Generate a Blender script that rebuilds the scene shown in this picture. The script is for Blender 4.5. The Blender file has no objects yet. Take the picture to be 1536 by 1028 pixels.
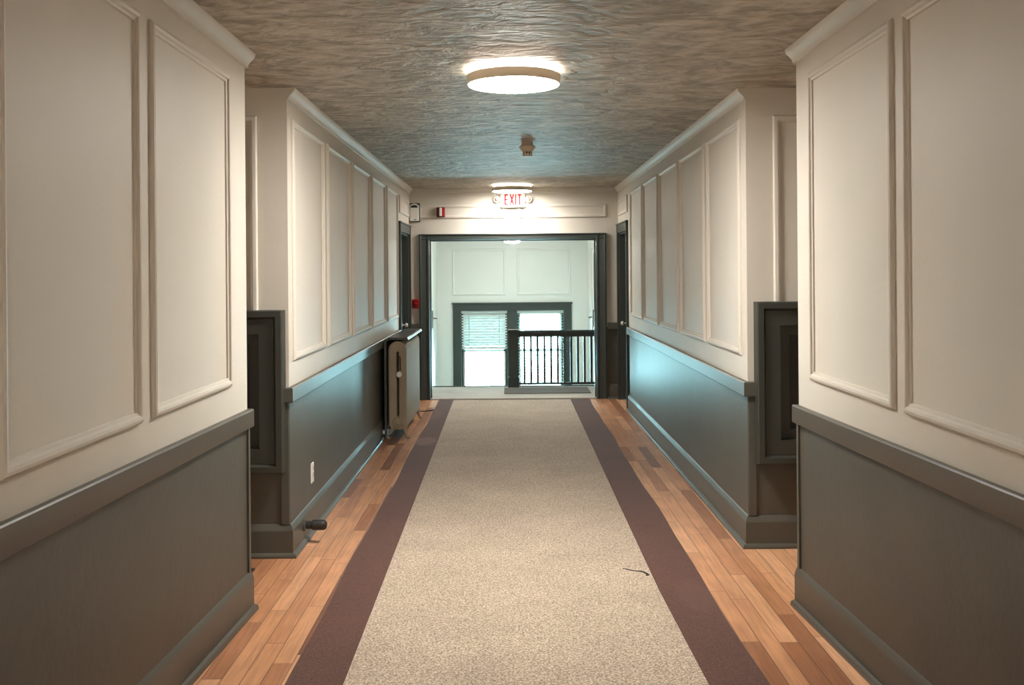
import bpy, math, random
from mathutils import Vector
random.seed(7)
S = bpy.context.scene
COL = S.collection
PI = math.pi

# ------------------------------------------------------------------ helpers
class MB:
    """collects geometry, then links it as ONE mesh object"""
    def __init__(s, f=None): s.v = []; s.f = []; s.map = f
    def add(s, vs, fs):
        n = len(s.v)
        s.v += [s.map(*p) if s.map else tuple(p) for p in vs]
        s.f += [tuple(i + n for i in f) for f in fs]
        return s
    def box(s, x0, x1, y0, y1, z0, z1, ny=1):
        if x1 < x0: x0, x1 = x1, x0
        if y1 < y0: y0, y1 = y1, y0
        if z1 < z0: z0, z1 = z1, z0
        vs = []; fs = []
        for i in range(ny + 1):
            y = y0 + (y1 - y0) * i / ny
            vs += [(x0, y, z0), (x1, y, z0), (x1, y, z1), (x0, y, z1)]
        for i in range(ny):
            a = 4 * i
            for k in range(4):
                k2 = (k + 1) % 4
                fs.append((a + k, a + 4 + k, a + 4 + k2, a + k2))
        fs += [(0, 1, 2, 3), (4 * ny + 3, 4 * ny + 2, 4 * ny + 1, 4 * ny)]
        return s.add(vs, fs)
    def loops(s, ls, closed=False, cap=True):
        n = len(ls[0]); vs = [p for l in ls for p in l]; fs = []
        m = len(ls)
        for i in range(m if closed else m - 1):
            j = (i + 1) % m
            for k in range(n):
                k2 = (k + 1) % n
                fs.append((i * n + k, i * n + k2, j * n + k2, j * n + k))
        if cap and not closed:
            fs.append(tuple(range(n))[::-1]); fs.append(tuple((m - 1) * n + k for k in range(n)))
        return s.add(vs, fs)
    def frame(s, to, u0, u1, v0, v1, prof):
        """mitred moulding around a rectangle; prof = [(inset, height)]"""
        ls = [[to(u0 + d, v0 + d, h), to(u1 - d, v0 + d, h), to(u1 - d, v1 - d, h), to(u0 + d, v1 - d, h)] for d, h in prof]
        return s.loops(ls, closed=True)
    def sweep(s, to, u0, u1, prof, n=1):
        """bar with constant cross-section prof=[(v,h)] from u0 to u1"""
        ls = [[to(u0 + (u1 - u0) * i / n, v, h) for v, h in prof] for i in range(n + 1)]
        return s.loops(ls)
    def lathe(s, prof, o=(0, 0, 0), axis='z', n=32):
        ls = []
        for r, h in prof:
            l = []
            for k in range(n):
                a = 2 * PI * k / n; c, t = r * math.cos(a), r * math.sin(a)
                p = (c, t, h) if axis == 'z' else ((c, h, t) if axis == 'y' else (h, c, t))
                l.append((p[0] + o[0], p[1] + o[1], p[2] + o[2]))
            ls.append(l)
        return s.loops(ls)
    def tube(s, pts, r, n=8):
        pts = [Vector(p) for p in pts]; ls = []
        for i, p in enumerate(pts):
            d = (pts[min(i + 1, len(pts) - 1)] - pts[max(i - 1, 0)]).normalized()
            up = Vector((0, 0, 1)) if abs(d.z) < .9 else Vector((1, 0, 0))
            a = d.cross(up).normalized(); b = a.cross(d)
            rr = r[i] if isinstance(r, (list, tuple)) else r
            ls.append([tuple(p + (a * math.cos(2 * PI * k / n) + b * math.sin(2 * PI * k / n)) * rr) for k in range(n)])
        return s.loops(ls)
    def bar(s, p, q, w, d, nrm=(0, -1, 0)):
        """straight bar from p to q, width w in-plane, depth d along nrm"""
        p, q, nr = Vector(p), Vector(q), Vector(nrm)
        a = (q - p).normalized().cross(nr).normalized() * w / 2
        l = lambda c: [tuple(c + a), tuple(c - a), tuple(c - a + nr * d), tuple(c + a + nr * d)]
        return s.loops([l(p), l(q)])
    def build(s, name, mat, parent=None, bevel=0, smooth=False, kind=None):
        me = bpy.data.meshes.new(name)
        me.from_pydata(s.v, [], s.f); me.validate(); me.update()
        import bmesh
        b = bmesh.new(); b.from_mesh(me); bmesh.ops.recalc_face_normals(b, faces=b.faces); b.to_mesh(me); b.free()
        for m in (mat if isinstance(mat, (list, tuple)) else [mat]): me.materials.append(m)
        if smooth:
            for p in me.polygons: p.use_smooth = True
            me.set_sharp_from_angle(angle=math.radians(35))
        o = bpy.data.objects.new(name, me); COL.objects.link(o)
        if parent: o.parent = parent; o.matrix_parent_inverse = parent.matrix_basis.inverted()
        if bevel:
            m = o.modifiers.new('bevel', 'BEVEL'); m.width = bevel; m.segments = 2; m.limit_method = 'ANGLE'; m.angle_limit = .6
            m.harden_normals = False
        if kind: o['kind'] = kind
        return o

def tag(o, label, cat, group=None):
    o['label'] = label; o['category'] = cat
    if group: o['group'] = group
    return o
def thing(name, label, cat, loc, group=None):
    o = bpy.data.objects.new(name, None); o.location = loc; o.empty_display_size = .1; COL.objects.link(o)
    return tag(o, label, cat, group)
def struct(name, mb, mat, **k): return mb.build(name, mat, kind='structure', **k)

# ------------------------------------------------------------------ materials
def newmat(name):
    m = bpy.data.materials.new(name); m.use_nodes = True
    nt = m.node_tree; b = nt.nodes['Principled BSDF']
    return m, nt, b
def N(nt, t, **k):
    n = nt.nodes.new(t)
    for a, v in k.items():
        if a in n.inputs.keys() if isinstance(a, str) else False: n.inputs[a].default_value = v
        else: setattr(n, a, v)
    return n
def setin(n, **k):
    for a, v in k.items(): n.inputs[a.replace('_', ' ')].default_value = v
def lnk(nt, a, b): nt.links.new(a, b)
def srgb(r, g, b):
    f = lambda c: (c / 255 / 12.92) if c / 255 <= .04045 else ((c / 255 + .055) / 1.055) ** 2.4
    return (f(r), f(g), f(b), 1)
def ramp(nt, fac, stops):
    r = nt.nodes.new('ShaderNodeValToRGB'); e = r.color_ramp.elements
    while len(e) < len(stops): e.new(.5)
    for i, (p, c) in enumerate(stops): e[i].position = p; e[i].color = c
    lnk(nt, fac, r.inputs[0]); return r
def math_(nt, op, a, b=None, c=None):
    n = nt.nodes.new('ShaderNodeMath'); n.operation = op
    for i, x in enumerate((a, b, c)):
        if x is None: continue
        if isinstance(x, (int, float)): n.inputs[i].default_value = x
        else: lnk(nt, x, n.inputs[i])
    return n.outputs[0]

def paint(name, col, rough=.5, var=.04, scale=4, bump=.02, bscale=60, coat=0, metal=0, spec=.5, ystretch=1):
    m, nt, b = newmat(name)
    tc = N(nt, 'ShaderNodeTexCoord'); mp = N(nt, 'ShaderNodeMapping'); mp.inputs['Scale'].default_value = (1, ystretch, 1)
    lnk(nt, tc.outputs['Object'], mp.inputs[0])
    n = N(nt, 'ShaderNodeTexNoise'); setin(n, Scale=scale, Detail=4.0); lnk(nt, mp.outputs[0], n.inputs['Vector'])
    c0 = tuple(max(0, x * (1 - var)) for x in col[:3]) + (1,); c1 = tuple(min(1, x * (1 + var)) for x in col[:3]) + (1,)
    r = ramp(nt, n.outputs['Fac'], [(.3, c0), (.7, c1)]); lnk(nt, r.outputs[0], b.inputs['Base Color'])
    b.inputs['Roughness'].default_value = rough; b.inputs['Metallic'].default_value = metal
    b.inputs['Specular IOR Level'].default_value = spec
    if bump:
        n2 = N(nt, 'ShaderNodeTexNoise'); setin(n2, Scale=bscale, Detail=3.0); lnk(nt, mp.outputs[0], n2.inputs['Vector'])
        bp = N(nt, 'ShaderNodeBump'); setin(bp, Strength=bump, Distance=.01); lnk(nt, n2.outputs['Fac'], bp.inputs['Height'])
        lnk(nt, bp.outputs[0], b.inputs['Normal'])
    return m
def emis(name, col, strength):
    m, nt, b = newmat(name); b.inputs['Base Color'].default_value = (.8, .8, .8, 1)
    b.inputs['Emission Color'].default_value = col; b.inputs['Emission Strength'].default_value = strength
    return m

M = {}
M['wall'] = paint('greige_wall_paint', srgb(214, 207, 195), .55, .03, 2, .06, 45, spec=.3)
M['mould'] = paint('greige_moulding_paint', srgb(214, 207, 195), .5, .02, 3, .03, 60, spec=.35)
M['landing'] = paint('pale_landing_paint', srgb(232, 232, 226), .5, .02, 2, .05, 45)
M['dado'] = paint('dark_grey_dado_paint', srgb(82, 79, 70), .42, .08, 3, .12, 30, spec=.4)
M['trim'] = paint('dark_grey_trim_paint', srgb(87, 85, 77), .4, .05, 3, .05, 40, spec=.4)
M['trim_deep'] = paint('charcoal_green_paint', srgb(60, 66, 62), .42, .05, 3, .05, 40)
M['dark'] = paint('near_black_metal', srgb(38, 36, 36), .5, .1, 20, .05, 80)
M['white'] = paint('white_plastic', srgb(232, 230, 222), .35, .01, 5, 0)
M['blind'] = paint('white_blind_slats', srgb(196, 204, 200), .5, .01, 5, 0)
M['red'] = paint('red_plastic', srgb(170, 22, 28), .35, .05, 20, 0)
M['darkred'] = paint('deep_red_plastic', srgb(105, 12, 20), .35, .05, 20, 0)
M['lens'] = paint('clear_lens_plastic', srgb(235, 225, 220), .15, .01, 5, 0)
M['rim'] = paint('beige_lamp_rim', srgb(232, 220, 200), .4, .02, 5, 0)
M['radiator'] = paint('taupe_radiator_paint', srgb(166, 152, 130), .7, .06, 6, .15, 50, spec=.25)
M['cabinet'] = paint('dark_cabinet_paint', srgb(56, 58, 52), .45, .05, 3, .08, 60)
M['shield'] = paint('charcoal_shield_paint', srgb(70, 72, 70), .38, .05, 6, .05, 50)
M['brass'] = paint('dull_metal', srgb(150, 140, 120), .35, .05, 20, 0, metal=.8)
M['step'] = paint('grey_stair_carpet', srgb(150, 145, 138), .9, .1, 80, .3, 300)
M['mat'] = paint('dark_grey_mat_fibre', srgb(120, 114, 108), .95, .15, 120, .4, 400)
M['detector'] = paint('tan_detector_plastic', srgb(205, 192, 172), .5, .03, 10, 0)
M['lamp'] = emis('lamp_diffuser', (1, .955, .89, 1), 80)
M['halo'] = emis('lamp_backlight', (1, .94, .86, 1), 14)
M['lamp_far'] = emis('far_lamp_diffuser', (1, .955, .89, 1), 42)
M['halo_far'] = emis('far_lamp_backlight', (1, .94, .86, 1), 8)
M['lamp2'] = emis('stair_lamp_diffuser', (1, .97, .9, 1), 62)
M['letter'] = emis('red_lit_letter', (1, .08, .07, 1), .0); b_ = M['letter'].node_tree.nodes['Principled BSDF']; b_.inputs['Base Color'].default_value = (.42, .012, .012, 1); b_.inputs['Roughness'].default_value = .9; b_.inputs['Specular IOR Level'].default_value = .05
M['signface'] = paint('sign_face_plastic', srgb(205, 198, 190), .6, .01, 5, 0, spec=.2)

def carpet(name, base, dark, light, scale=90, patch=None):
    m, nt, b = newmat(name)
    tc = N(nt, 'ShaderNodeTexCoord')
    n = N(nt, 'ShaderNodeTexNoise'); setin(n, Scale=scale, Detail=3.0, Roughness=.7); lnk(nt, tc.outputs['Object'], n.inputs['Vector'])
    r = ramp(nt, n.outputs['Fac'], [(.36, dark), (.5, base), (.64, light)])
    n2 = N(nt, 'ShaderNodeTexNoise'); setin(n2, Scale=2.2, Detail=5.0, Roughness=.6); lnk(nt, tc.outputs['Object'], n2.inputs['Vector'])
    r2 = ramp(nt, n2.outputs['Fac'], [(.3, (.84, .83, .82, 1)), (.7, (1.06, 1.05, 1.04, 1))])
    mx = N(nt, 'ShaderNodeMix', data_type='RGBA', blend_type='MULTIPLY'); mx.inputs[0].default_value = 1
    lnk(nt, r.outputs[0], mx.inputs[6]); lnk(nt, r2.outputs[0], mx.inputs[7])
    out = mx.outputs[2]
    if patch:
        sx = N(nt, 'ShaderNodeSeparateXYZ'); lnk(nt, tc.outputs['Object'], sx.inputs[0])
        for (px, py, rx, ry, col, amt) in patch:
            dx = math_(nt, 'DIVIDE', math_(nt, 'SUBTRACT', sx.outputs[0], px), rx); dy = math_(nt, 'DIVIDE', math_(nt, 'SUBTRACT', sx.outputs[1], py), ry)
            d = math_(nt, 'ADD', math_(nt, 'MULTIPLY', dx, dx), math_(nt, 'MULTIPLY', dy, dy))
            d = math_(nt, 'ADD', d, math_(nt, 'MULTIPLY', math_(nt, 'SUBTRACT', n2.outputs['Fac'], .5), 1.2))
            f = ramp(nt, d, [(.35, (amt,) * 3 + (1,)), (1, (0, 0, 0, 1))])
            m2 = N(nt, 'ShaderNodeMix', data_type='RGBA'); lnk(nt, f.outputs[0], m2.inputs[0]); lnk(nt, out, m2.inputs[6]); m2.inputs[7].default_value = col
            out = m2.outputs[2]
    lnk(nt, out, b.inputs['Base Color']); b.inputs['Roughness'].default_value = .95
    b.inputs['Specular IOR Level'].default_value = .2; b.inputs['Sheen Weight'].default_value = .25
    bp = N(nt, 'ShaderNodeBump'); setin(bp, Strength=.3, Distance=.002); lnk(nt, n.outputs['Fac'], bp.inputs['Height']); lnk(nt, bp.outputs[0], b.inputs['Normal'])
    return m
M['field'] = carpet('beige_flecked_pile', srgb(188, 170, 149), srgb(124, 106, 88), srgb(230, 216, 198), 110)
M['border'] = carpet('brown_border_pile', srgb(92, 58, 49), srgb(70, 42, 35), srgb(112, 76, 66), 130,
                     [(-.80, 9.45, .12, .28, srgb(132, 98, 84), .8), (-.85, 11.2, .1, .5, srgb(112, 78, 68), .5), (.9, 4.9, .1, .3, srgb(108, 76, 68), .4)])
M['landfloor'] = carpet('grey_landing_carpet', srgb(204, 197, 186), srgb(190, 182, 170), srgb(216, 210, 200), 60)

# ceiling: brushed plaster
def ceiling_mat():
    m, nt, b = newmat('brushed_plaster_ceiling')
    tc = N(nt, 'ShaderNodeTexCoord')
    mp = N(nt, 'ShaderNodeMapping'); mp.inputs['Scale'].default_value = (.8, 1.15, 1); lnk(nt, tc.outputs['Object'], mp.inputs[0])
    w = N(nt, 'ShaderNodeTexNoise'); setin(w, Scale=3.6, Detail=5.0, Roughness=.5, Distortion=1.8); lnk(nt, mp.outputs[0], w.inputs['Vector'])
    v = N(nt, 'ShaderNodeTexNoise'); setin(v, Scale=10.0, Detail=4.0, Roughness=.5, Distortion=1.5); lnk(nt, mp.outputs[0], v.inputs['Vector'])
    h = math_(nt, 'ADD', math_(nt, 'MULTIPLY', w.outputs['Fac'], .7), math_(nt, 'MULTIPLY', v.outputs['Fac'], .45))
    bp = N(nt, 'ShaderNodeBump'); setin(bp, Strength=.85, Distance=.06); lnk(nt, h, bp.inputs['Height']); lnk(nt, bp.outputs[0], b.inputs['Normal'])
    r = ramp(nt, h, [(.46, srgb(150, 141, 127)), (.57, srgb(174, 165, 150)), (.68, srgb(196, 188, 174))])
    lnk(nt, r.outputs[0], b.inputs['Base Color']); b.inputs['Roughness'].default_value = .5; b.inputs['Specular IOR Level'].default_value = .22
    return m
M['ceiling'] = ceiling_mat()

# strip-wood floor
def wood():
    m, nt, b = newmat('orange_oak_strip_floor')
    tc = N(nt, 'ShaderNodeTexCoord'); sx = N(nt, 'ShaderNodeSeparateXYZ'); lnk(nt, tc.outputs['Object'], sx.inputs[0])
    W = .082
    u = math_(nt, 'DIVIDE', sx.outputs[0], W); row = math_(nt, 'FLOOR', u); fu = math_(nt, 'SUBTRACT', u, row)
    wn = N(nt, 'ShaderNodeTexWhiteNoise', noise_dimensions='1D'); lnk(nt, row, wn.inputs['W'])
    L = math_(nt, 'ADD', math_(nt, 'MULTIPLY', wn.outputs['Value'], .75), .6)
    wn2 = N(nt, 'ShaderNodeTexWhiteNoise', noise_dimensions='1D'); lnk(nt, math_(nt, 'ADD', row, 37.3), wn2.inputs['W'])
    vv = math_(nt, 'ADD', math_(nt, 'DIVIDE', sx.outputs[1], L), math_(nt, 'MULTIPLY', wn2.outputs['Value'], 9.0))
    cell = math_(nt, 'FLOOR', vv); fv = math_(nt, 'SUBTRACT', vv, cell)
    cb = N(nt, 'ShaderNodeCombineXYZ'); lnk(nt, row, cb.inputs[0]); lnk(nt, cell, cb.inputs[1])
    wc = N(nt, 'ShaderNodeTexWhiteNoise', noise_dimensions='2D'); lnk(nt, cb.outputs[0], wc.inputs['Vector'])
    r = ramp(nt, wc.outputs['Value'], [(0, srgb(134, 88, 64)), (.14, srgb(176, 122, 88)), (.42, srgb(208, 152, 112)), (.8, srgb(222, 168, 126)), (1, srgb(234, 184, 144))])
    # grain
    mp = N(nt, 'ShaderNodeMapping'); mp.inputs['Scale'].default_value = (55, 3, 1); lnk(nt, tc.outputs['Object'], mp.inputs[0])
    va = N(nt, 'ShaderNodeVectorMath', operation='ADD'); lnk(nt, mp.outputs[0], va.inputs[0]); lnk(nt, wc.outputs['Color'], va.inputs[1])
    g = N(nt, 'ShaderNodeTexNoise'); setin(g, Scale=1.0, Detail=6.0, Distortion=.6); lnk(nt, va.outputs[0], g.inputs['Vector'])
    gr = ramp(nt, g.outputs['Fac'], [(.32, (.68, .64, .62, 1)), (.62, (1.05, 1.03, 1.02, 1))])
    mx = N(nt, 'ShaderNodeMix', data_type='RGBA', blend_type='MULTIPLY'); mx.inputs[0].default_value = .8
    lnk(nt, r.outputs[0], mx.inputs[6]); lnk(nt, gr.outputs[0], mx.inputs[7])
    # wear
    wr = N(nt, 'ShaderNodeTexNoise'); setin(wr, Scale=3.0, Detail=6.0); lnk(nt, tc.outputs['Object'], wr.inputs['Vector'])
    wrr = ramp(nt, wr.outputs['Fac'], [(.35, (.86, .85, .84, 1)), (.65, (1.04, 1.04, 1.04, 1))])
    m3 = N(nt, 'ShaderNodeMix', data_type='RGBA', blend_type='MULTIPLY'); m3.inputs[0].default_value = 1
    lnk(nt, mx.outputs[2], m3.inputs[6]); lnk(nt, wrr.outputs[0], m3.inputs[7])
    # gaps
    eu = math_(nt, 'MULTIPLY', math_(nt, 'MINIMUM', fu, math_(nt, 'SUBTRACT', 1.0, fu)), W)
    ev = math_(nt, 'MULTIPLY', math_(nt, 'MINIMUM', fv, math_(nt, 'SUBTRACT', 1.0, fv)), L)
    e = math_(nt, 'MINIMUM', eu, ev)
    er = ramp(nt, math_(nt, 'MULTIPLY', e, 100.0), [(.1, (1, 1, 1, 1)), (.28, (0, 0, 0, 1))])
    m4 = N(nt, 'ShaderNodeMix', data_type='RGBA'); lnk(nt, math_(nt, 'MULTIPLY', er.outputs[0], .8), m4.inputs[0]); lnk(nt, m3.outputs[2], m4.inputs[6]); m4.inputs[7].default_value = srgb(84, 48, 32)
    lnk(nt, m4.outputs[2], b.inputs['Base Color']); b.inputs['Roughness'].default_value = .36
    bp = N(nt, 'ShaderNodeBump', invert=True); setin(bp, Strength=.5, Distance=.002); lnk(nt, er.outputs[0], bp.inputs['Height']); lnk(nt, bp.outputs[0], b.inputs['Normal'])
    return m
M['wood'] = wood()
def glass():
    m = bpy.data.materials.new('window_glass'); m.use_nodes = True; nt = m.node_tree; nt.nodes.clear()
    o = nt.nodes.new('ShaderNodeOutputMaterial'); t = nt.nodes.new('ShaderNodeBsdfTransparent'); g = nt.nodes.new('ShaderNodeBsdfGlossy')
    g.inputs['Roughness'].default_value = .03; f = nt.nodes.new('ShaderNodeFresnel'); f.inputs[0].default_value = 1.4
    mx = nt.nodes.new('ShaderNodeMixShader'); lnk(nt, f.outputs[0], mx.inputs[0]); lnk(nt, t.outputs[0], mx.inputs[1]); lnk(nt, g.outputs[0], mx.inputs[2]); lnk(nt, mx.outputs[0], o.inputs[0])
    return m
M['glass'] = glass()

# ------------------------------------------------------------------ dimensions (metres, camera at origin, looking along +Y)
XL, XR = -1.25, 1.37
YN = 4.75             # end of the near walls
YML, YMR = 5.65, 5.77 # start of the middle walls
YE = 12.55            # end wall
YF = 17.2             # stair window wall
CZ = 2.65
RAIL0, RAIL1 = .872, .957

def warp(side):
    """the old near walls lean slightly outwards towards the skirting"""
    def f(x, y, z):
        t = max(0.0, YN - y)
        a = (.052 if side > 0 else .044) * max(0, 1 - z / 1.1)
        c = .019 * max(0, 1 - abs(z - .92) / .17)
        if z < .02: c = 0
        return (x + side * a * t, y, z + c * t)
    return f
def wto(side, f=None):
    """wall coordinates (u along, v up, h out of the wall) -> scene"""
    X = XR if side > 0 else XL
    def t(u, v, h): return (X - side * h, u, v)
    return t
PANEL = [(0, -.003), (0, .008), (.006, .016), (.016, .019), (.026, .017), (.031, .009), (.04, .007), (.043, -.003)]
CROWN = [(2.585, -.002), (2.588, .008), (2.60, .011), (2.612, .02), (2.625, .034), (2.637, .043), (2.65, .046), (2.652, -.002)]
RAILP = [(RAIL0, -.002), (RAIL0, .024), (RAIL0 + .004, .027), (RAIL1 - .007, .027), (RAIL1, .022), (RAIL1, -.002)]
BASEP = [(-.002, -.002), (-.002, .042), (.012, .042), (.022, .036), (.027, .021), (.148, .021), (.156, .019), (.18, .009), (.185, .004), (.185, -.002)]

# ------------------------------------------------------------------ shell: floor and ceiling
b = MB(); b.box(-3.2, 3.2, -3.2, YE + .16, -.12, 0)
struct('floor', b, M['wood'])
b = MB(); b.box(-3.2, 3.2, -3.2, YE + .02, CZ, CZ + .12)
struct('ceiling', b, M['ceiling'])

def panels(mat_parent, side, spans, z0=1.10, z1=2.49, f=None):
    for (a, c) in spans:
        m = MB(f); m.frame(wto(side), a, c, z0, z1, PANEL); m.build('panel_moulding', M['mould'], mat_parent)

# ---- near walls
for side, nm, spans in ((1, 'right', [(3.55, 4.53), (2.48, 3.45), (1.41, 2.38), (.34, 1.31)]),
                        (-1, 'left', [(3.48, 4.45), (2.43, 3.37), (1.36, 2.33), (.29, 1.26)])):
    X = XR if side > 0 else XL; f = warp(side); to = wto(side)
    b = MB(f); xs = (X, X + side * .14)
    for (za, zb) in ((.9, 1.0), (1.0, 1.1), (1.1, 1.35), (1.35, 1.6), (1.6, CZ)): b.box(xs[0], xs[1], -3, YN, za, zb, ny=40)
    b.box(X + side * .1401, side * 3.0, YN - .12, YN, 0, CZ)
    w = struct('wall_near_' + nm, b, M['wall'])
    d = MB(f)
    for (za, zb) in ((0, .1), (.1, .3), (.3, .5), (.5, .7), (.7, .9)): d.box(X - side * .002, X + side * .13, -3, YN + .001, za, zb, ny=40) 
    d.build('dado_panel', M['dado'], w)
    c = MB(f); c.box(X - side * .012, X, YN - .022, YN + .006, .185, RAIL0); c.build('corner_bead', M['trim'], w, bevel=.003)
    c = MB(f); c.sweep(to, -3, YN + .022, RAILP); c.build('chair_rail', M['trim'], w, smooth=True)
    c = MB(f); c.sweep(to, -3, YN + .03, CROWN); c.build('crown_moulding', M['mould'], w, smooth=True)
    panels(w, side, spans, f=f)
    c = MB(f); c.sweep(to, -3, YN + .02, BASEP); struct('baseboard_near_' + nm, c, M['trim'], smooth=True)

# ---- back wall behind the camera
b = MB(); b.box(-3.2, 3.2, -3.12, -3, 0, CZ); struct('wall_back', b, M['wall'])

# ---- middle walls with side doors, alcoves
def middle(side, nm, Y0, D0, D1, spans, small):
    X = XR if side > 0 else XL; to = wto(side)
    b = MB()
    x2 = X + side * .14
    b.box(X, x2, Y0, D0, .9, CZ); b.box(X, x2, D0, D1, 2.09, CZ); b.box(X, x2, D1, YE + .0, .9, CZ)
    b.box(X + side * .1401, side * 3.0, Y0, Y0 + .12, .9, CZ)       # alcove return
    w = struct('wall_middle_' + nm, b, M['wall'])
    d = MB(); d.box(X - side * .002, x2, Y0 - .002, D0, 0, .9); d.box(X - side * .002, x2, D1, YE, 0, .9)
    d.box(X + side * .1401, side * 3.0, Y0 - .002, Y0 + .12, 0, .9)
    d.build('dado_panel', M['dado'], w)
    C0, C1 = D0 - .11, min(D1 + .11, YE)
    def mitre(prof, far, ret):
        m = MB(); m.loops([[to(far, v, h) for v, h in prof], [(X - side * h, Y0 - h, v) for v, h in prof], [(X + side * ret, Y0 - h, v) for v, h in prof]]); return m
    mitre(RAILP, C0, .16).build('chair_rail', M['trim'], w)
    c = MB(); c.loops([[to(YE, v, h) for v, h in CROWN], [(X - side * h, Y0 + .0, v) for v, h in CROWN]]); c.build('crown_moulding', M['mould'], w, smooth=True)
    panels(w, side, spans)
    m = MB(); m.frame(to, small[0], small[1], 2.285, 2.485, PANEL); m.build('panel_moulding', M['mould'], w, smooth=True)
    # return wall facing the camera, inside the alcove
    rt = lambda u, v, h: (X + side * u, Y0 - h, v)
    c = MB(); c.box(X, X + side * .045, Y0 - .014, Y0, .185, RAIL0); c.build('corner_stile', M['trim'], w, bevel=.003)
    m = MB(); m.frame(rt, .17 if side < 0 else .155, .95, 1.10, 2.49, PANEL); m.build('panel_moulding', M['mould'], w, smooth=True)
    struct('baseboard_middle_' + nm, mitre(BASEP, C0, 1.6), M['trim'])
    # alcove end wall
    b = MB(); b.box(side * 2.62, side * 2.74, YN, Y0, 0, CZ); struct('wall_alcove_' + nm, b, M['wall'])
    # side door
    dr = bpy.data.objects.new('door_' + ('2' if side > 0 else '3'), None); dr.location = (X, (D0 + D1) / 2, 0); COL.objects.link(dr); dr['kind'] = 'structure'
    c = MB()
    for (a, e) in ((C0, D0), (D1, C1)):
        c.sweep(lambda u, v, h: to(v, u, h), 0, 2.18, [(a, -.002), (a, .028), (a + .014, .03), (a + .02, .022), (e - .02, .018), (e - .012, .024), (e, .02), (e, -.002)])
    c.box(X + side * .002, X - side * .022, D0, D1, 2.07, 2.18); c.box(X + side * .002, X - side * .032, C0, C1, 2.165, 2.185)
    c.build('casing', M['trim_deep'], dr, bevel=.002)
    c = MB(); c.box(X, x2, D0, D0 + .02, 0, 2.07); c.box(X, x2, D1 - .02, D1, 0, 2.07); c.box(X, x2, D0, D1, 2.05, 2.09)
    c.build('jamb', M['trim_deep'], dr)
    lf = MB(); a0, a1 = D0 + .022, D1 - .022; xf = X + side * .075
    lf.box(xf, xf + side * .04, a0, a1, .008, 2.045)
    fr = [(0, -.002), (0, .008), (.012, .008), (.02, -.002)]
    tl = lambda u, v, h: (xf - side * h, u, v)
    lf.frame(tl, a0 + .11, a1 - .11, .2, .85, fr); lf.frame(tl, a0 + .11, a1 - .11, 1.05, 1.93, fr)
    leaf = lf.build('door_leaf', M['trim_deep'], dr, bevel=.001)
    k = MB(); yk = a0 + .07 if side < 0 else a0 + .07
    k.lathe([(.022, xf - side * .0), (.022, xf - side * .006), (.008, xf - side * .01), (.008, xf - side * .035), (.024, xf - side * .045), (.026, xf - side * .06), (.014, xf - side * .072)], (0, a1 - .07, .955), 'x', 20)
    k.build('door_knob', M['white'], leaf, smooth=True)
    # dark room beyond the door
    return w
middle(1, 'right', YMR, 11.61, 12.44, [(5.90 + 1.085 * i, 6.87 + 1.085 * i) for i in range(5)], (11.52, 12.42))
middle(-1, 'left', YML, 11.38, 12.40, [(5.75 + 1.105 * i, 6.725 + 1.105 * i) for i in range(5)], (11.36, 12.42))

# ---- end wall with the wide opening
OX0, OX1, OZ = -1.0, 1.085, 2.005
b = MB(); b.box(-1.45, OX0 - .02, YE, YE + .15, .9, CZ); b.box(OX1 + .02, 1.55, YE, YE + .15, .9, CZ); b.box(OX0 - .02, OX1 + .02, YE, YE + .15, OZ + .02, CZ)
we = struct('wall_end', b, M['wall'])
d = MB(); d.box(-1.45, OX0 - .02, YE - .002, YE + .15, 0, .9); d.box(OX1 + .02, 1.55, YE - .002, YE + .15, 0, .9); d.build('dado_panel', M['dado'], we)
et = lambda u, v, h: (u, YE - h, v)
for (a, c) in ((-1.13, -.05), (.12, 1.225)):
    m = MB(); m.frame(et, a, c, 2.275, 2.445, PANEL); m.build('panel_moulding', M['mould'], we, smooth=True)
for (a, c) in ((XL, OX0 - .14), (OX1 + .14, XR)):
    m = MB(); m.sweep(et, a, c, RAILP); m.build('chair_rail', M['trim'], we, smooth=True)
m = MB(); m.sweep(et, XL, XR, [(2.60, -.002), (2.605, .01), (2.65, .014), (2.652, -.002)]); m.build('crown_moulding', M['mould'], we, smooth=True)
c = MB(); c.sweep(et, XL, OX0 - .14, BASEP); c.sweep(et, OX1 + .14, XR, BASEP); struct('baseboard_end', c, M['trim'], smooth=True)
# opening casing = door_1 with its two open leaves
d1 = bpy.data.objects.new('door_1', None); d1.location = (.04, YE, 0); COL.objects.link(d1); d1['kind'] = 'structure'
CP = [(0, -.002), (0, .034), (.018, .036), (.026, .026), (.034, .022), (.095, .020), (.105, .028), (.125, .024), (.13, -.002)]
c = MB()
c.sweep(lambda u, v, h: (OX0 - .13 + v, YE - h, u), 0, OZ + .075, CP)
c.sweep(lambda u, v, h: (OX1 + .13 - v, YE - h, u), 0, OZ + .075, CP)
c.sweep(lambda u, v, h: (u, YE - h, OZ + .075 - v), OX0 - .13, OX1 + .13, [(p * .58, h) for p, h in CP])
c.build('casing', M['trim_deep'], d1, smooth=True)
c = MB(); c.box(OX0 - .02, OX0, YE - .003, YE + .17, 0, OZ); c.box(OX1, OX1 + .02, YE - .003, YE + .17, 0, OZ); c.box(OX0 - .02, OX1 + .02, YE - .003, YE + .17, OZ, OZ + .02)
c.box(OX0, OX0 + .014, YE + .06, YE + .10, 0, OZ); c.box(OX1 - .014, OX1, YE + .06, YE + .10, 0, OZ); c.box(OX0, OX1, YE + .06, YE + .10, OZ - .014, OZ)
c.build('jamb', M['trim_deep'], d1)
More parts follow.
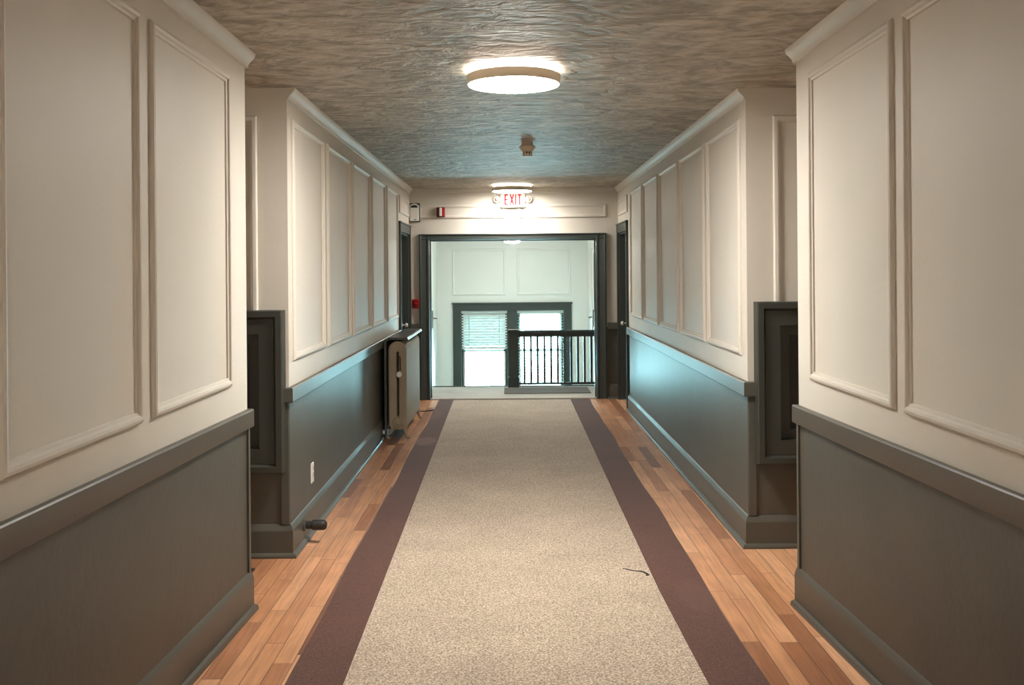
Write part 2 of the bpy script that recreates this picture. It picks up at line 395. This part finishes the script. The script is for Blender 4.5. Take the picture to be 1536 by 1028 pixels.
for sd, hx in ((-1, OX0 - .012), (1, OX1 + .012)):
    lf = MB(); L = .96
    a = math.radians(3.6)
    dx, dy = sd * math.sin(a), math.cos(a)
    nx, ny = sd * math.cos(a), -math.sin(a)      # away from the opening
    P = lambda l, n, z: (hx + dx * l + nx * n, YE + .18 + dy * l + ny * n, z)
    lf.loops([[P(0, 0, .012), P(L, 0, .012), P(L, .04, .012), P(0, .04, .012)], [P(0, 0, OZ - .02), P(L, 0, OZ - .02), P(L, .04, OZ - .02), P(0, .04, OZ - .02)]])
    for (z0, z1) in ((.2, .85), (1.05, 1.85)):
        lf.frame(lambda u, v, h: P(u, -h, v), .13, L - .13, z0, z1, [(0, -.002), (0, .008), (.012, .008), (.02, -.002)])
    leaf = lf.build('door_leaf', M['trim_deep'], d1, bevel=.001)
    k = MB(); k.loops([[P(L - .1, 0, .84), P(L - .03, 0, .84), P(L - .03, -.028, .84), P(L - .1, -.028, .84)], [P(L - .1, 0, 1.08), P(L - .03, 0, 1.08), P(L - .03, -.028, 1.08), P(L - .1, -.028, 1.08)]])
    k.build('lock_plate', M['white'], leaf, bevel=.004)
    k = MB(); k.tube([P(L - .065, -.02, .975), P(L - .065, -.065, .975), P(L - .09, -.07, .975), P(L - .17, -.07, .975)], .009); k.build('door_lever', M['brass'], leaf, smooth=True)

# ---- stair hall beyond
b = MB(); b.box(-1.45, 1.55, YE + .16, 13.95, -.2, 0); fl = struct('floor_landing', b, M['landfloor'])
m = MB(); m.box(-1.25, 1.37, 13.95, 13.985, -.04, .012); m.build('nosing', M['trim_deep'], fl, bevel=.005)
m = MB(); m.box(OX0, OX1, YE + .0, YE + .16, .0, .014); struct('trim_1', m, M['landfloor'], bevel=.004)
b = MB()
for i in range(6):
    b.box(-1.25, -.02, 13.985 + .3 * i, 13.985 + .3 * (i + 1), -1.35, -.19 * (i + 1))
struct('trim_2', b, M['step'])
b = MB(); b.box(-1.45, 1.55, 13.95, YF + .2, -1.5, -1.33); struct('floor_lower', b, M['landfloor'])
b = MB(); b.box(-1.45, 1.55, YE + .15, YF + .2, 2.15, 2.27); struct('ceiling_stair', b, M['landing'])
b = MB(); b.box(-1.45, -1.25, YE + .15, YF + .2, -1.5, 2.3); struct('wall_stair_left', b, M['landing'])
b = MB(); b.box(1.35, 1.55, YE + .15, YF + .2, -1.5, 2.3); struct('wall_stair_right', b, M['landing'])
b = MB(); b.box(-1.45, 1.55, 13.75, 13.9, -1.5, -.2); struct('wall_stair_front', b, M['landing'])
b = MB(); b.box(1.325, 1.35, 15.2, 15.3, -1.3, 2.05); b.box(1.325, 1.35, 16.2, 16.3, -1.3, 2.05); b.box(1.325, 1.35, 15.2, 16.3, 1.96, 2.05); struct('trim_3', b, M['mould'], bevel=.004)
# window wall
WX = [(-.835, -.04), (.125, .93)]; WZ0, WZ1 = -.46, .935
b = MB(); b.box(-1.45, WX[0][0], YF, YF + .2, -1.5, 2.3); b.box(WX[1][1], 1.55, YF, YF + .2, -1.5, 2.3); b.box(WX[0][0], WX[1][1], YF, YF + .2, WZ1, 2.3)
b.box(WX[0][0], WX[1][1], YF, YF + .2, -1.5, WZ0); b.box(WX[0][1], WX[1][0], YF, YF + .2, WZ0, WZ1)
wf = struct('wall_stair_end', b, M['landing'])
ft = lambda u, v, h: (u, YF - h, v)
for (a, c) in ((-.985, -.06), (.13, 1.055)):
    m = MB(); m.frame(ft, a, c, 1.20, 2.0, [(0, -.003), (0, .01), (.01, .02), (.03, .018), (.04, .008), (.043, -.003)]); m.build('panel_moulding', M['landing'], wf, smooth=True)
for i, (x0, x1) in enumerate(WX):
    w = bpy.data.objects.new('window_%d' % (i + 1), None); w.location = ((x0 + x1) / 2, YF, WZ0); COL.objects.link(w); w['kind'] = 'structure'
    m = MB(); t = .035
    m.box(x0 - .0, x0 + t, YF + .02, YF + .14, WZ0, WZ1); m.box(x1 - t, x1, YF + .02, YF + .14, WZ0, WZ1); m.box(x0, x1, YF + .02, YF + .14, WZ1 - t, WZ1); m.box(x0, x1, YF + .02, YF + .14, WZ0, WZ0 + t)
    m.build('window_frame', M['trim_deep'], w)
    m = MB(); s = .028; X0, X1 = x0 + t, x1 - t
    for (y, z0, z1) in ((YF + .06, WZ0 + t, .26), (YF + .095, .23, WZ1 - t)):
        m.box(X0, X0 + s, y, y + .03, z0, z1); m.box(X1 - s, X1, y, y + .03, z0, z1); m.box(X0, X1, y, y + .03, z0, z0 + .04); m.box(X0, X1, y, y + .03, z1 - .035, z1)
    m.build('sash', M['white'], w, bevel=.002)
    m = MB(); m.box(X0 + .01, X1 - .01, YF + .073, YF + .077, WZ0 + t, .25); m.box(X0 + .01, X1 - .01, YF + .108, YF + .112, .24, WZ1 - t); m.build('pane', M['glass'], w)
# shared dark casing around the pair
m = MB(); y0 = YF - .03
m.box(-.975, WX[0][0], y0, YF, -.6, WZ1); m.box(WX[1][1], 1.065, y0, YF, -.6, WZ1); m.box(WX[0][1], WX[1][0], y0, YF, WZ0, WZ1)
m.box(-.975, 1.065, y0, YF, WZ1, 1.05); m.box(-.99, 1.08, y0 - .015, YF, 1.045, 1.075); m.box(-1.02, 1.11, y0 - .04, YF, WZ0 - .04, WZ0); m.box(-.975, 1.065, y0, YF, WZ0 - .16, WZ0 - .04)
struct('trim_4', m, M['trim_deep'], bevel=.003)

def blind(x0, x1, ztop, zbot, tilt, label, cords, pitch=.046):
    t = thing('venetian_blind', label, 'blind', ((x0 + x1) / 2, YF + .0, zbot))
    y = YF + .022
    m = MB(); m.box(x0 + .004, x1 - .004, y - .022, y + .03, ztop - .05, ztop); m.build('head_rail', M['blind'], t, bevel=.003)
    n = int((ztop - .06 - zbot) / pitch)
    for k in range(n):
        z = ztop - .075 - pitch * k
        c, s_ = math.cos(tilt) * .03, math.sin(tilt) * .03
        m = MB(); m.loops([[(x, y - c, z - s_), (x, y, z + .003), (x, y + c, z + s_), (x, y + c, z + s_ + .0025), (x, y, z + .0055), (x, y - c, z - s_ + .0025)] for x in (x0 + .008, x1 - .008)])
        m.build('slat', M['blind'], t)
    zb = ztop - .075 - pitch * n
    m = MB(); m.box(x0 + .006, x1 - .006, y - .024, y + .024, zb - .03, zb + .005); m.build('bottom_rail', M['blind'], t, bevel=.004)
    for cx in cords:
        m = MB(); m.box(cx - .004, cx + .004, y - .027, y - .0255, zb, ztop - .04); m.build('ladder_tape', M['blind'], t)
    return t
blind(WX[0][0], WX[0][1], WZ1, .29, 1.22, 'white slatted blind half lowered with closed slats in the left window', (-.7, -.18))
blind(WX[1][0], WX[1][1], WZ1, WZ0 + .03, .06, 'white slatted blind fully lowered with open slats behind the stair railing', [.175 + .142 * k for k in range(6)], .05)

# ---- balustrade
BY = 13.9
t = thing('stair_railing', 'dark green-grey stair railing with square newel post and thin balusters', 'railing', (.65, BY, 0))
m = MB(); m.box(-.02, .115, BY - .065, BY + .065, 0, .76); m.box(-.03, .125, BY - .075, BY + .075, 0, .14); m.build('newel_post', M['trim_deep'], t, bevel=.004)
m = MB(); m.box(-.035, .13, BY - .08, BY + .08, .76, .785); m.box(-.025, .12, BY - .07, BY + .07, .785, .80); m.build('post_cap', M['trim_deep'], t, bevel=.005)
m = MB(); m.sweep(lambda u, v, h: (u, BY + h, v), .115, 1.35, [(.695, -.03), (.72, -.03), (.74, -.045), (.77, -.045), (.785, -.025), (.785, .025), (.77, .045), (.74, .045), (.72, .03), (.695, .03)]); m.build('handrail', M['trim_deep'], t, smooth=True)
m = MB(); m.box(.115, 1.35, BY - .025, BY + .025, .03, .06); m.build('bottom_rail', M['trim_deep'], t, bevel=.003)
for k in range(12):
    x = .2 + .093 * k
    m = MB(); m.box(x - .015, x + .015, BY - .015, BY + .015, .055, .70); m.build('baluster', M['trim_deep'], t)

# ---- rugs
def strip(xa, xb, z0, z1, f0, f1):
    """carpet strip whose edges wander: f0,f1 give x at y"""
    m = MB(); ls = []
    n = 60
    for i in range(n + 1):
        y = -2.5 + (12.42 + 2.5) * i / n
        a, c = f0(y), f1(y)
        ls.append([(a, y, z0), (a, y, z1 - .002), (a + .004, y, z1), (c - .004, y, z1), (c, y, z1 - .002), (c, y, z0)])
    m.loops(ls); return m
wob = lambda y, p: .006 * math.sin(1.9 * y + p) + .004 * math.sin(4.3 * y + 2 * p)
oL = lambda y: -.885 + wob(y, 0); oR = lambda y: .985 + wob(y, 2)
iL = lambda y: -.655 - .006 * (y - 3.9); iR = lambda y: .735 + .002 * (y - 6.1) + (.02 * max(0, 5 - y))
t = thing('hallway_runner', 'long beige flecked carpet runner with brown borders along the wooden floor', 'rug', (0, 6, 0))
strip(0, 0, .001, .011, iL, iR).build('field', M['field'], t)
bm_ = strip(0, 0, .001, .010, oL, iL); bm_.build('border', M['border'], t)
strip(0, 0, .001, .010, iR, oR).build('border', M['border'], t)
m = MB(); m.box(-.88, .985, 12.421, 12.50, .001, .010); m.build('end_border', M['border'], t)
m = MB(); m.box(-.08, 1.06, 13.1, 13.74, .001, .012); tag(m.build('doormat', M['mat'], bevel=.003), 'dark grey rectangular mat on the landing floor before the railing', 'mat')
m = MB(); zt = .0125
pts = [(.569, 5.36), (.60, 5.345), (.63, 5.325), (.66, 5.315), (.685, 5.31), (.70, 5.28), (.715, 5.255)]
m.tube([(x, y, zt) for x, y in [(.592, 5.335), (.615, 5.32), (.64, 5.295), (.662, 5.285), (.685, 5.28), (.70, 5.255), (.708, 5.235), (.714, 5.215), (.70, 5.21)]], [.0015, .003, .003, .003, .004, .005, .006, .005, .003], 6)
tag(m.build('loose_thread', M['dark'], smooth=True), 'short dark crooked thread lying on the beige runner near its right border', 'thread')

# ---- wall cabinets in the alcoves (square stepped panels)
def cabinet(side, x0, z0, z1, yw, label):
    w = z1 - z0
    t = thing('wall_cabinet', label, 'cabinet', (side * (x0 + w / 2), yw, z0))
    P = lambda u, v, h: (side * (x0 + u), yw - h, z0 + v)
    m = MB(); m.frame(P, 0, w, 0, w, [(0, 0), (0, .085), (.006, .092), (.036, .092), (.044, .08), (.05, .07), (.05, 0)]); m.build('outer_frame', M['cabinet'], t, smooth=True)
    m = MB(); m.frame(P, .0495, w - .0495, .0495, w - .0495, [(0, 0), (0, .074), (.085, .074), (.085, 0)]); m.build('flat_frame', M['cabinet'], t, bevel=.002)
    m = MB(); m.frame(P, .134, w - .134, .134, w - .134, [(0, 0), (0, .04), (.057, .046), (.06, 0)]); m.build('inner_frame', M['cabinet'], t, bevel=.002)
    m = MB(); pf = [P(u, v, h) for h in (.0, .023) for (u, v) in ((.19, .19), (w - .19, .19), (w - .19, w - .19), (.19, w - .19))]
    m.loops([pf[:4], pf[4:]]); m.build('center_panel', M['dark'], t)
cabinet(1, 1.407, .494, 1.417, YMR, 'dark grey square stepped wooden wall panel box in the right alcove')
cabinet(-1, 1.268, .487, 1.395, YML, 'dark grey square stepped wooden wall panel box in the left alcove')

# ---- ceiling lamps
def lamp(y, x, label, lm='lamp', hm='halo'):
    t = thing('ceiling_lamp', label, 'ceiling lamp', (x, y, CZ), 'round ceiling lamps of the corridor')
    R = .2425
    m = MB(); m.lathe([(R - .06, CZ - .001), (R - .06, CZ - .02)], (x, y, 0), n=64); m.build('mounting_plate', M['white'], t, smooth=True)
    m = MB(); m.lathe([(R - .012, CZ - .021), (R - .012, CZ - .026)], (x, y, 0), n=64); m.build('backlight', M[hm], t)
    m = MB(); m.lathe([(R - .006, CZ - .0265), (R, CZ - .03), (R, CZ - .076), (R - .003, CZ - .078), (R - .008, CZ - .078), (R - .008, CZ - .03)], (x, y, 0), n=96); m.build('rim', M['rim'], t, smooth=True)
    m = MB(); m.lathe([(R - .0085, CZ - .07), (R - .0085, CZ - .08), (R - .03, CZ - .084), (.01, CZ - .086)], (x, y, 0), n=64); m.build('diffuser', M[lm], t, smooth=True)
lamp(5.2, .03, 'large round flat ceiling lamp with beige rim nearest the viewer')
lamp(12.08, .04, 'round flat ceiling lamp just in front of the exit sign', 'lamp_far', 'halo_far')
lamp(-1.7, .03, 'unseen round flat ceiling lamp added behind the viewer to light the near walls')  # out of view, added to brighten the near walls
t = thing('ceiling_lamp', 'small round white dome lamp on the stair hall ceiling', 'ceiling lamp', (.05, 15.5, 2.15))
m = MB(); m.lathe([(.14, 2.151), (.14, 2.125)], (.05, 15.5, 0)); m.build('base_ring', M['white'], t, smooth=True)
m = MB(); m.lathe([(.135, 2.126), (.135, 2.09), (.115, 2.062), (.08, 2.047), (.01, 2.042)], (.05, 15.5, 0)); m.build('diffuser', M['lamp2'], t, smooth=True)

# ---- smoke detector
dx_, dy_ = .153, 8.1
t = thing('smoke_detector', 'small tan smoke detector on the textured ceiling between the lamps', 'smoke detector', (dx_, dy_, CZ))
m = MB(); m.lathe([(.046, CZ + .001), (.046, CZ - .022), (.064, CZ - .034), (.066, CZ - .042), (.06, CZ - .052), (.05, CZ - .066), (.039, CZ - .078)], (dx_, dy_, 0)); m.build('base', M['detector'], t, smooth=True)
m = MB(); m.lathe([(.032, CZ - .077), (.032, CZ - .096)], (dx_, dy_, 0)); m.build('sensing_chamber', M['dark'], t, smooth=True)
m = MB()
for k in range(8):
    a = 2 * PI * k / 8 + .2; m.box(dx_ + .034 * math.cos(a) - .005, dx_ + .034 * math.cos(a) + .005, dy_ + .034 * math.sin(a) - .005, dy_ + .034 * math.sin(a) + .005, CZ - .097, CZ - .077)
m.lathe([(.039, CZ - .095), (.038, CZ - .112), (.03, CZ - .118)], (dx_, dy_, 0)); m.build('cage', M['detector'], t)

# ---- exit sign
ex0, ex1, ez0, ez1, ey = -.105, .203, 2.405, 2.60, YE - .015
t = thing('exit_sign', 'white exit sign with red lettering and two small emergency lights above the opening', 'exit sign', ((ex0 + ex1) / 2, YE, ez0))
m = MB(); m.box(ex0, ex1, ey - .055, ey + .014, ez0, ez1); m.build('housing', M['white'], t, bevel=.014)
m = MB(); m.box(ex0 + .015, ex1 - .015, ey - .058, ey - .05, ez0 + .012, ez1 - .012); m.build('face', M['signface'], t, bevel=.003)
def letter(segs, ox, w=.017):
    m = MB()
    for (a, b_, c, d) in segs: m.bar((ox + a, ey - .0575, b_), (ox + c, ey - .0575, d), w, .003)
    m.build('letter', M['letter'], t)
za, zb, zm = 2.435, 2.568, 2.50
letter([(0, za, 0, zb), (-.008, zb - .008, .036, zb - .008), (-.008, zm, .03, zm), (-.008, za + .008, .036, za + .008)], -.045)
letter([(0, za, .042, zb), (.042, za, 0, zb)], .018)
letter([(0, za, 0, zb)], .087)
letter([(0, zb - .008, .046, zb - .008), (.023, za, .023, zb)], .112)
for cx in (ex0 - .045, ex1 + .045):
    m = MB(); m.lathe([(.04, ey + .0), (.04, ey - .05), (.034, ey - .058), (.03, ey - .055)], (cx, 0, 2.505), 'y', 24); 
    s_ = 1 if cx < 0 else -1
    m.box(min(cx, cx + s_ * .05), max(cx, cx + s_ * .05), ey - .035, ey - .01, 2.49, 2.52)
    h = m.build('emergency_light', M['white'], t, smooth=True)
    m = MB(); m.lathe([(.029, ey - .05), (.028, ey - .056), (.012, ey - .062)], (cx, 0, 2.505), 'y', 24); m.build('lens', M['brass'], h, smooth=True)

# ---- wall devices by the opening
x0, x1, z0, z1 = -1.234, -1.125, 2.243, 2.46
t = thing('emergency_light_unit', 'tall white wall unit with black lens at its top in the left corner', 'wall device', ((x0 + x1) / 2, YE, z0))
m = MB(); m.box(x0 - .01, x1 + .01, YE - .03, YE, z0 - .008, z1 + .01); m.build('back_plate', M['dark'], t, bevel=.004)
n = 8; prof = [(x0, z0), (x1, z0)] + [((x0 + x1) / 2 + (x1 - x0) / 2 * math.cos(PI * k / n), z1 - .03 + .03 * math.sin(PI * k / n)) for k in range(n + 1)]
m = MB(); m.loops([[(x, y, z) for x, z in prof] for y in (YE - .028, YE - .09)]); m.build('housing', M['white'], t, bevel=.006)
prof = [(x0 + .012, z1 - .05), (x1 - .012, z1 - .05)] + [((x0 + x1) / 2 + ((x1 - x0) / 2 - .012) * math.cos(PI * k / n), z1 - .042 + .024 * math.sin(PI * k / n)) for k in range(n + 1)]
m = MB(); m.loops([[(x, y, z) for x, z in prof] for y in (YE - .085, YE - .097)]); m.build('lens', M['dark'], t, bevel=.003)
m = MB(); m.box(-1.18, -1.155, YE - .094, YE - .088, z0 + .012, z0 + .02); m.build('indicator_slot', M['dark'], t)

x0, x1, z0, z1 = -.905, -.80, 2.292, 2.415
t = thing('horn_strobe', 'red fire alarm horn with white strobe strip above the opening', 'alarm', ((x0 + x1) / 2, YE, z0))
m = MB(); m.box(x0, x1, YE - .045, YE, z0, z1); m.build('housing', M['darkred'], t, bevel=.006)
m = MB(); m.box(x0 + .036, x1 - .036, YE - .085, YE - .043, z0 + .012, z1 - .006); m.build('strobe_lens', M['lens'], t, bevel=.006)
m = MB(); m.box(x1 - .03, x1 - .006, YE - .058, YE - .043, z0 + .012, z1 - .01); m.build('grille', M['red'], t, bevel=.003)

x0, x1, z0, z1 = -1.222, -1.13, 1.152, 1.268
t = thing('fire_alarm_station', 'small red fire alarm station on the wall left of the opening', 'alarm', ((x0 + x1) / 2, YE, z0))
m = MB(); m.box(x0, x1, YE - .05, YE, z0, z1); m.build('housing', M['red'], t, bevel=.012)
m = MB(); m.lathe([(.034, YE - .049), (.034, YE - .056), (.026, YE - .058), (.022, YE - .053)], ((x0 + x1) / 2 + .003, 0, z0 + .065), 'y', 24); f_ = m.build('bezel', M['darkred'], t, smooth=True)
m = MB(); m.lathe([(.02, YE - .049), (.02, YE - .06), (.008, YE - .066)], ((x0 + x1) / 2 + .003, 0, z0 + .065), 'y', 24); m.build('push_button', M['red'], t, smooth=True)
m = MB(); m.box(x0 + .012, x1 - .012, YE - .053, YE - .049, z0 + .008, z0 + .024); m.build('name_strip', M['darkred'], t)

# ---- outlet
t = thing('wall_outlet', 'white outlet plate low on the dark left wall near the pipe stub', 'outlet', (XL, 6.27, .29))
m = MB(); m.box(XL - .001, XL + .008, 6.235, 6.31, .288, .412); m.build('cover_plate', M['white'], t, bevel=.003)
for z in (.322, .365):
    m = MB(); m.box(XL + .007, XL + .011, 6.255, 6.29, z, z + .03); m.build('socket', M['lens'], t, bevel=.002)

# ---- pipe stub
t = thing('pipe_stub', 'short dark capped pipe stub poking out of the left skirting near the floor', 'pipe', (XL + .03, 5.93, .105))
zc = .108; yc = 5.93
m = MB(); m.lathe([(.024, XL + .015), (.024, XL + .075)], (0, yc, zc), 'x', 20); m.build('pipe', M['dark'], t, smooth=True)
m = MB(); m.lathe([(.027, XL + .07), (.031, XL + .075), (.031, XL + .135), (.027, XL + .148), (.018, XL + .155)], (0, yc, zc), 'x', 20); m.build('cap', M['dark'], t, smooth=True)
m = MB(); m.lathe([(.036, XL + .02), (.036, XL + .03), (.026, XL + .034)], (0, yc, zc), 'x', 20); m.build('flange', M['trim'], t, smooth=True)

# ---- low metal bracket in the left alcove
t = thing('floor_bracket', 'low dark metal foot on the alcove floor peeking past the near left wall', 'bracket', (-1.45, 5.33, 0))
m = MB(); m.box(-1.55, -1.385, 5.28, 5.4, 0, .012); m.box(-1.55, -1.40, 5.3, 5.38, .03, .042); m.box(-1.52, -1.45, 5.31, 5.37, .01, .04); m.build('foot_plate', M['dark'], t, bevel=.003)
m = MB(); m.tube([(-1.47, 5.34, .04), (-1.45, 5.34, .09), (-1.425, 5.34, .125)], .005); p = m.build('stem', M['brass'], t, smooth=True)
m = MB(); m.lathe([(.004, .118), (.012, .124), (.013, .134), (.008, .141)], (-1.422, 5.34, 0), n=16); m.build('knob', M['white'], t, smooth=True)

# ---- radiator
RX, RY0, RY1 = -1.083, 9.62, 11.0
t = thing('radiator', 'tall taupe cast iron radiator with rounded sections on splayed feet along the left wall', 'radiator', (RX, (RY0 + RY1) / 2, 0))
def rr(w, z0, z1, rt, rb, n=7):
    pts = []
    for (cx, cz, r, a0) in ((w - rb, z0 + rb, rb, -PI / 2), (w - rt, z1 - rt, rt, 0), (-(w - rt), z1 - rt, rt, PI / 2), (-(w - rb), z0 + rb, rb, PI)):
        for k in range(n): a = a0 + PI / 2 * k / (n - 1); pts.append((cx + r * math.cos(a), cz + r * math.sin(a)))
    return pts
W2 = .0875; out = rr(W2, .09, .94, W2 - .0005, .035); ins = rr(W2 - .014, .104, .926, W2 - .0145, .025); ins2 = rr(.024, .19, .86, .0235, .023); slot = rr(.012, .21, .84, .0115, .0115)
dep = rr(W2 - .03, .12, .91, W2 - .0305, .02)
sec = MB()
ry = lambda prof, y: [(RX + x, y, z) for x, z in prof]
hw = .0275; y = RY0 + hw
sec.loops([ry(slot, y - .014), ry(ins2, y - .022), ry(dep, y - .021), ry(ins, y - hw), ry(out, y - .018), ry(out, y + .018), ry(ins, y + hw), ry(dep, y + .021), ry(ins2, y + .022), ry(slot, y + .014)], closed=True)
s0 = sec.build('section', M['radiator'], t, smooth=True)
nsec = 24; pitch = (RY1 - RY0 - 2 * hw) / (nsec - 1)
for k in range(1, nsec):
    c = s0.copy(); c.location.y = s0.location.y + pitch * k; COL.objects.link(c)
for (yy, sy) in ((RY0 + .028, -1), (RY1 - .028, 1)):
    for sx_ in (-1, 1):
        m = MB(); m.tube([(RX + sx_ * .045, yy, .16), (RX + sx_ * .062, yy, .10), (RX + sx_ * .072, yy, .06), (RX + sx_ * .086, yy - .0, .02), (RX + sx_ * .104, yy, .012)], [.03, .026, .018, .013, .014], 10)
        m.lathe([(.02, 0), (.02, .01), (.012, .018)], (RX + sx_ * .098, yy, 0), n=12)
        m.build('foot', M['radiator'], t, smooth=True)
m = MB(); m.lathe([(.05, RY0 + .012), (.05, RY0 - .012), (.043, RY0 - .018), (.036, RY0 - .012), (.034, RY0 - .012), (.026, RY0 - .02), (.01, RY0 - .02)], (RX, 0, .165), 'y', 28); m.build('end_plug', M['radiator'], t, smooth=True)
m = MB(); m.lathe([(.008, RY0 + .01), (.008, RY0 - .03), (.027, RY0 - .032), (.029, RY0 - .045), (.02, RY0 - .052), (.008, RY0 - .05)], (RX + .018, 0, .625), 'y', 24); m.build('air_valve', M['white'], t, smooth=True)
m = MB(); m.tube([(RX + .008, RY0 - .012, .70), (RX + .008, RY0 - .016, .77), (RX + .012, RY0 - .018, .79), (RX + .024, RY0 - .018, .795), (RX + .03, RY0 - .016, .78), (RX + .03, RY0 - .012, .66)], .0045, 8); m.build('wire_hook', M['dark'], t, smooth=True)
m = MB(); m.tube([(RX - .05, RY0 + .02, .11), (RX - .115, RY0 - .0, .11), (RX - .128, RY0 - .0, .09), (RX - .128, RY0 - .0, .0)], .013, 12); p = m.build('supply_pipe', M['dark'], t, smooth=True)
m = MB(); m.lathe([(.018, .05), (.022, .056), (.022, .082), (.018, .088)], (RX - .128, RY0 - .0, 0), n=16); m.build('valve_collar', M['white'], p, smooth=True)
# shield
m = MB(); sx0 = -1.208
o1 = [(sx0, .03), (sx0, .92), (sx0 + .012, .955), (sx0 + .045, .978), (-.985, .978), (-.975, .968), (-.975, .954), (sx0 + .05, .954), (sx0 + .03, .942), (sx0 + .022, .915), (sx0 + .022, .03)]
m.loops([[(x, yy, z) for x, z in o1] for yy in (RY0 - .03, RY1 + .1)])
cv = m.build('cover', M['shield'], t, bevel=.002); cv['label'] = 'charcoal bent sheet cover over the top and back'

# thin dark floor seam strip by the radiator
m = MB(); t = thing('floor_wire', 'thin dark wire across the boards between the radiator end and runner', 'wire', (-1, 11.5, 0)); m.tube([(-1.13, 11.52, .003), (-1.0, 11.5, .004), (-.93, 11.53, .008), (-.885, 11.58, .006)], .006, 6)
m.build('strand', M['dark'], t, smooth=True)

# ------------------------------------------------------------------ light
W = bpy.data.worlds.new('daylight'); S.world = W; W.use_nodes = True
bg = W.node_tree.nodes['Background']; bg.inputs[0].default_value = (.44, .90, 1, 1); bg.inputs[1].default_value = 22
for (x0, x1) in WX:
    L = bpy.data.lights.new('window_portal', 'AREA'); L.shape = 'RECTANGLE'; L.size = x1 - x0; L.size_y = WZ1 - WZ0
    L.cycles.is_portal = True
    o = bpy.data.objects.new('window_portal', L); COL.objects.link(o)
    o.location = ((x0 + x1) / 2, YF + .21, (WZ0 + WZ1) / 2); o.rotation_euler = (-PI / 2, 0, 0)

# ------------------------------------------------------------------ camera
cam = bpy.data.cameras.new('camera'); co = bpy.data.objects.new('camera', cam); COL.objects.link(co); S.camera = co
cam.sensor_width = 36; cam.lens = 1500 / 1536 * 36; cam.clip_start = .05; cam.clip_end = 100
cam.shift_x = 4 / 1536; cam.shift_y = -106 / 1536
co.location = (0, 0, 1.6)
import mathutils
co.rotation_euler = (mathutils.Matrix.Rotation(PI / 2, 3, 'X') @ mathutils.Matrix.Rotation(-.0078, 3, 'Z')).to_euler()
S.view_settings.view_transform = 'Standard'; S.view_settings.look = 'None'; S.view_settings.gamma = 1
S.view_settings.use_curve_mapping = False
S.view_settings.exposure = 1.0
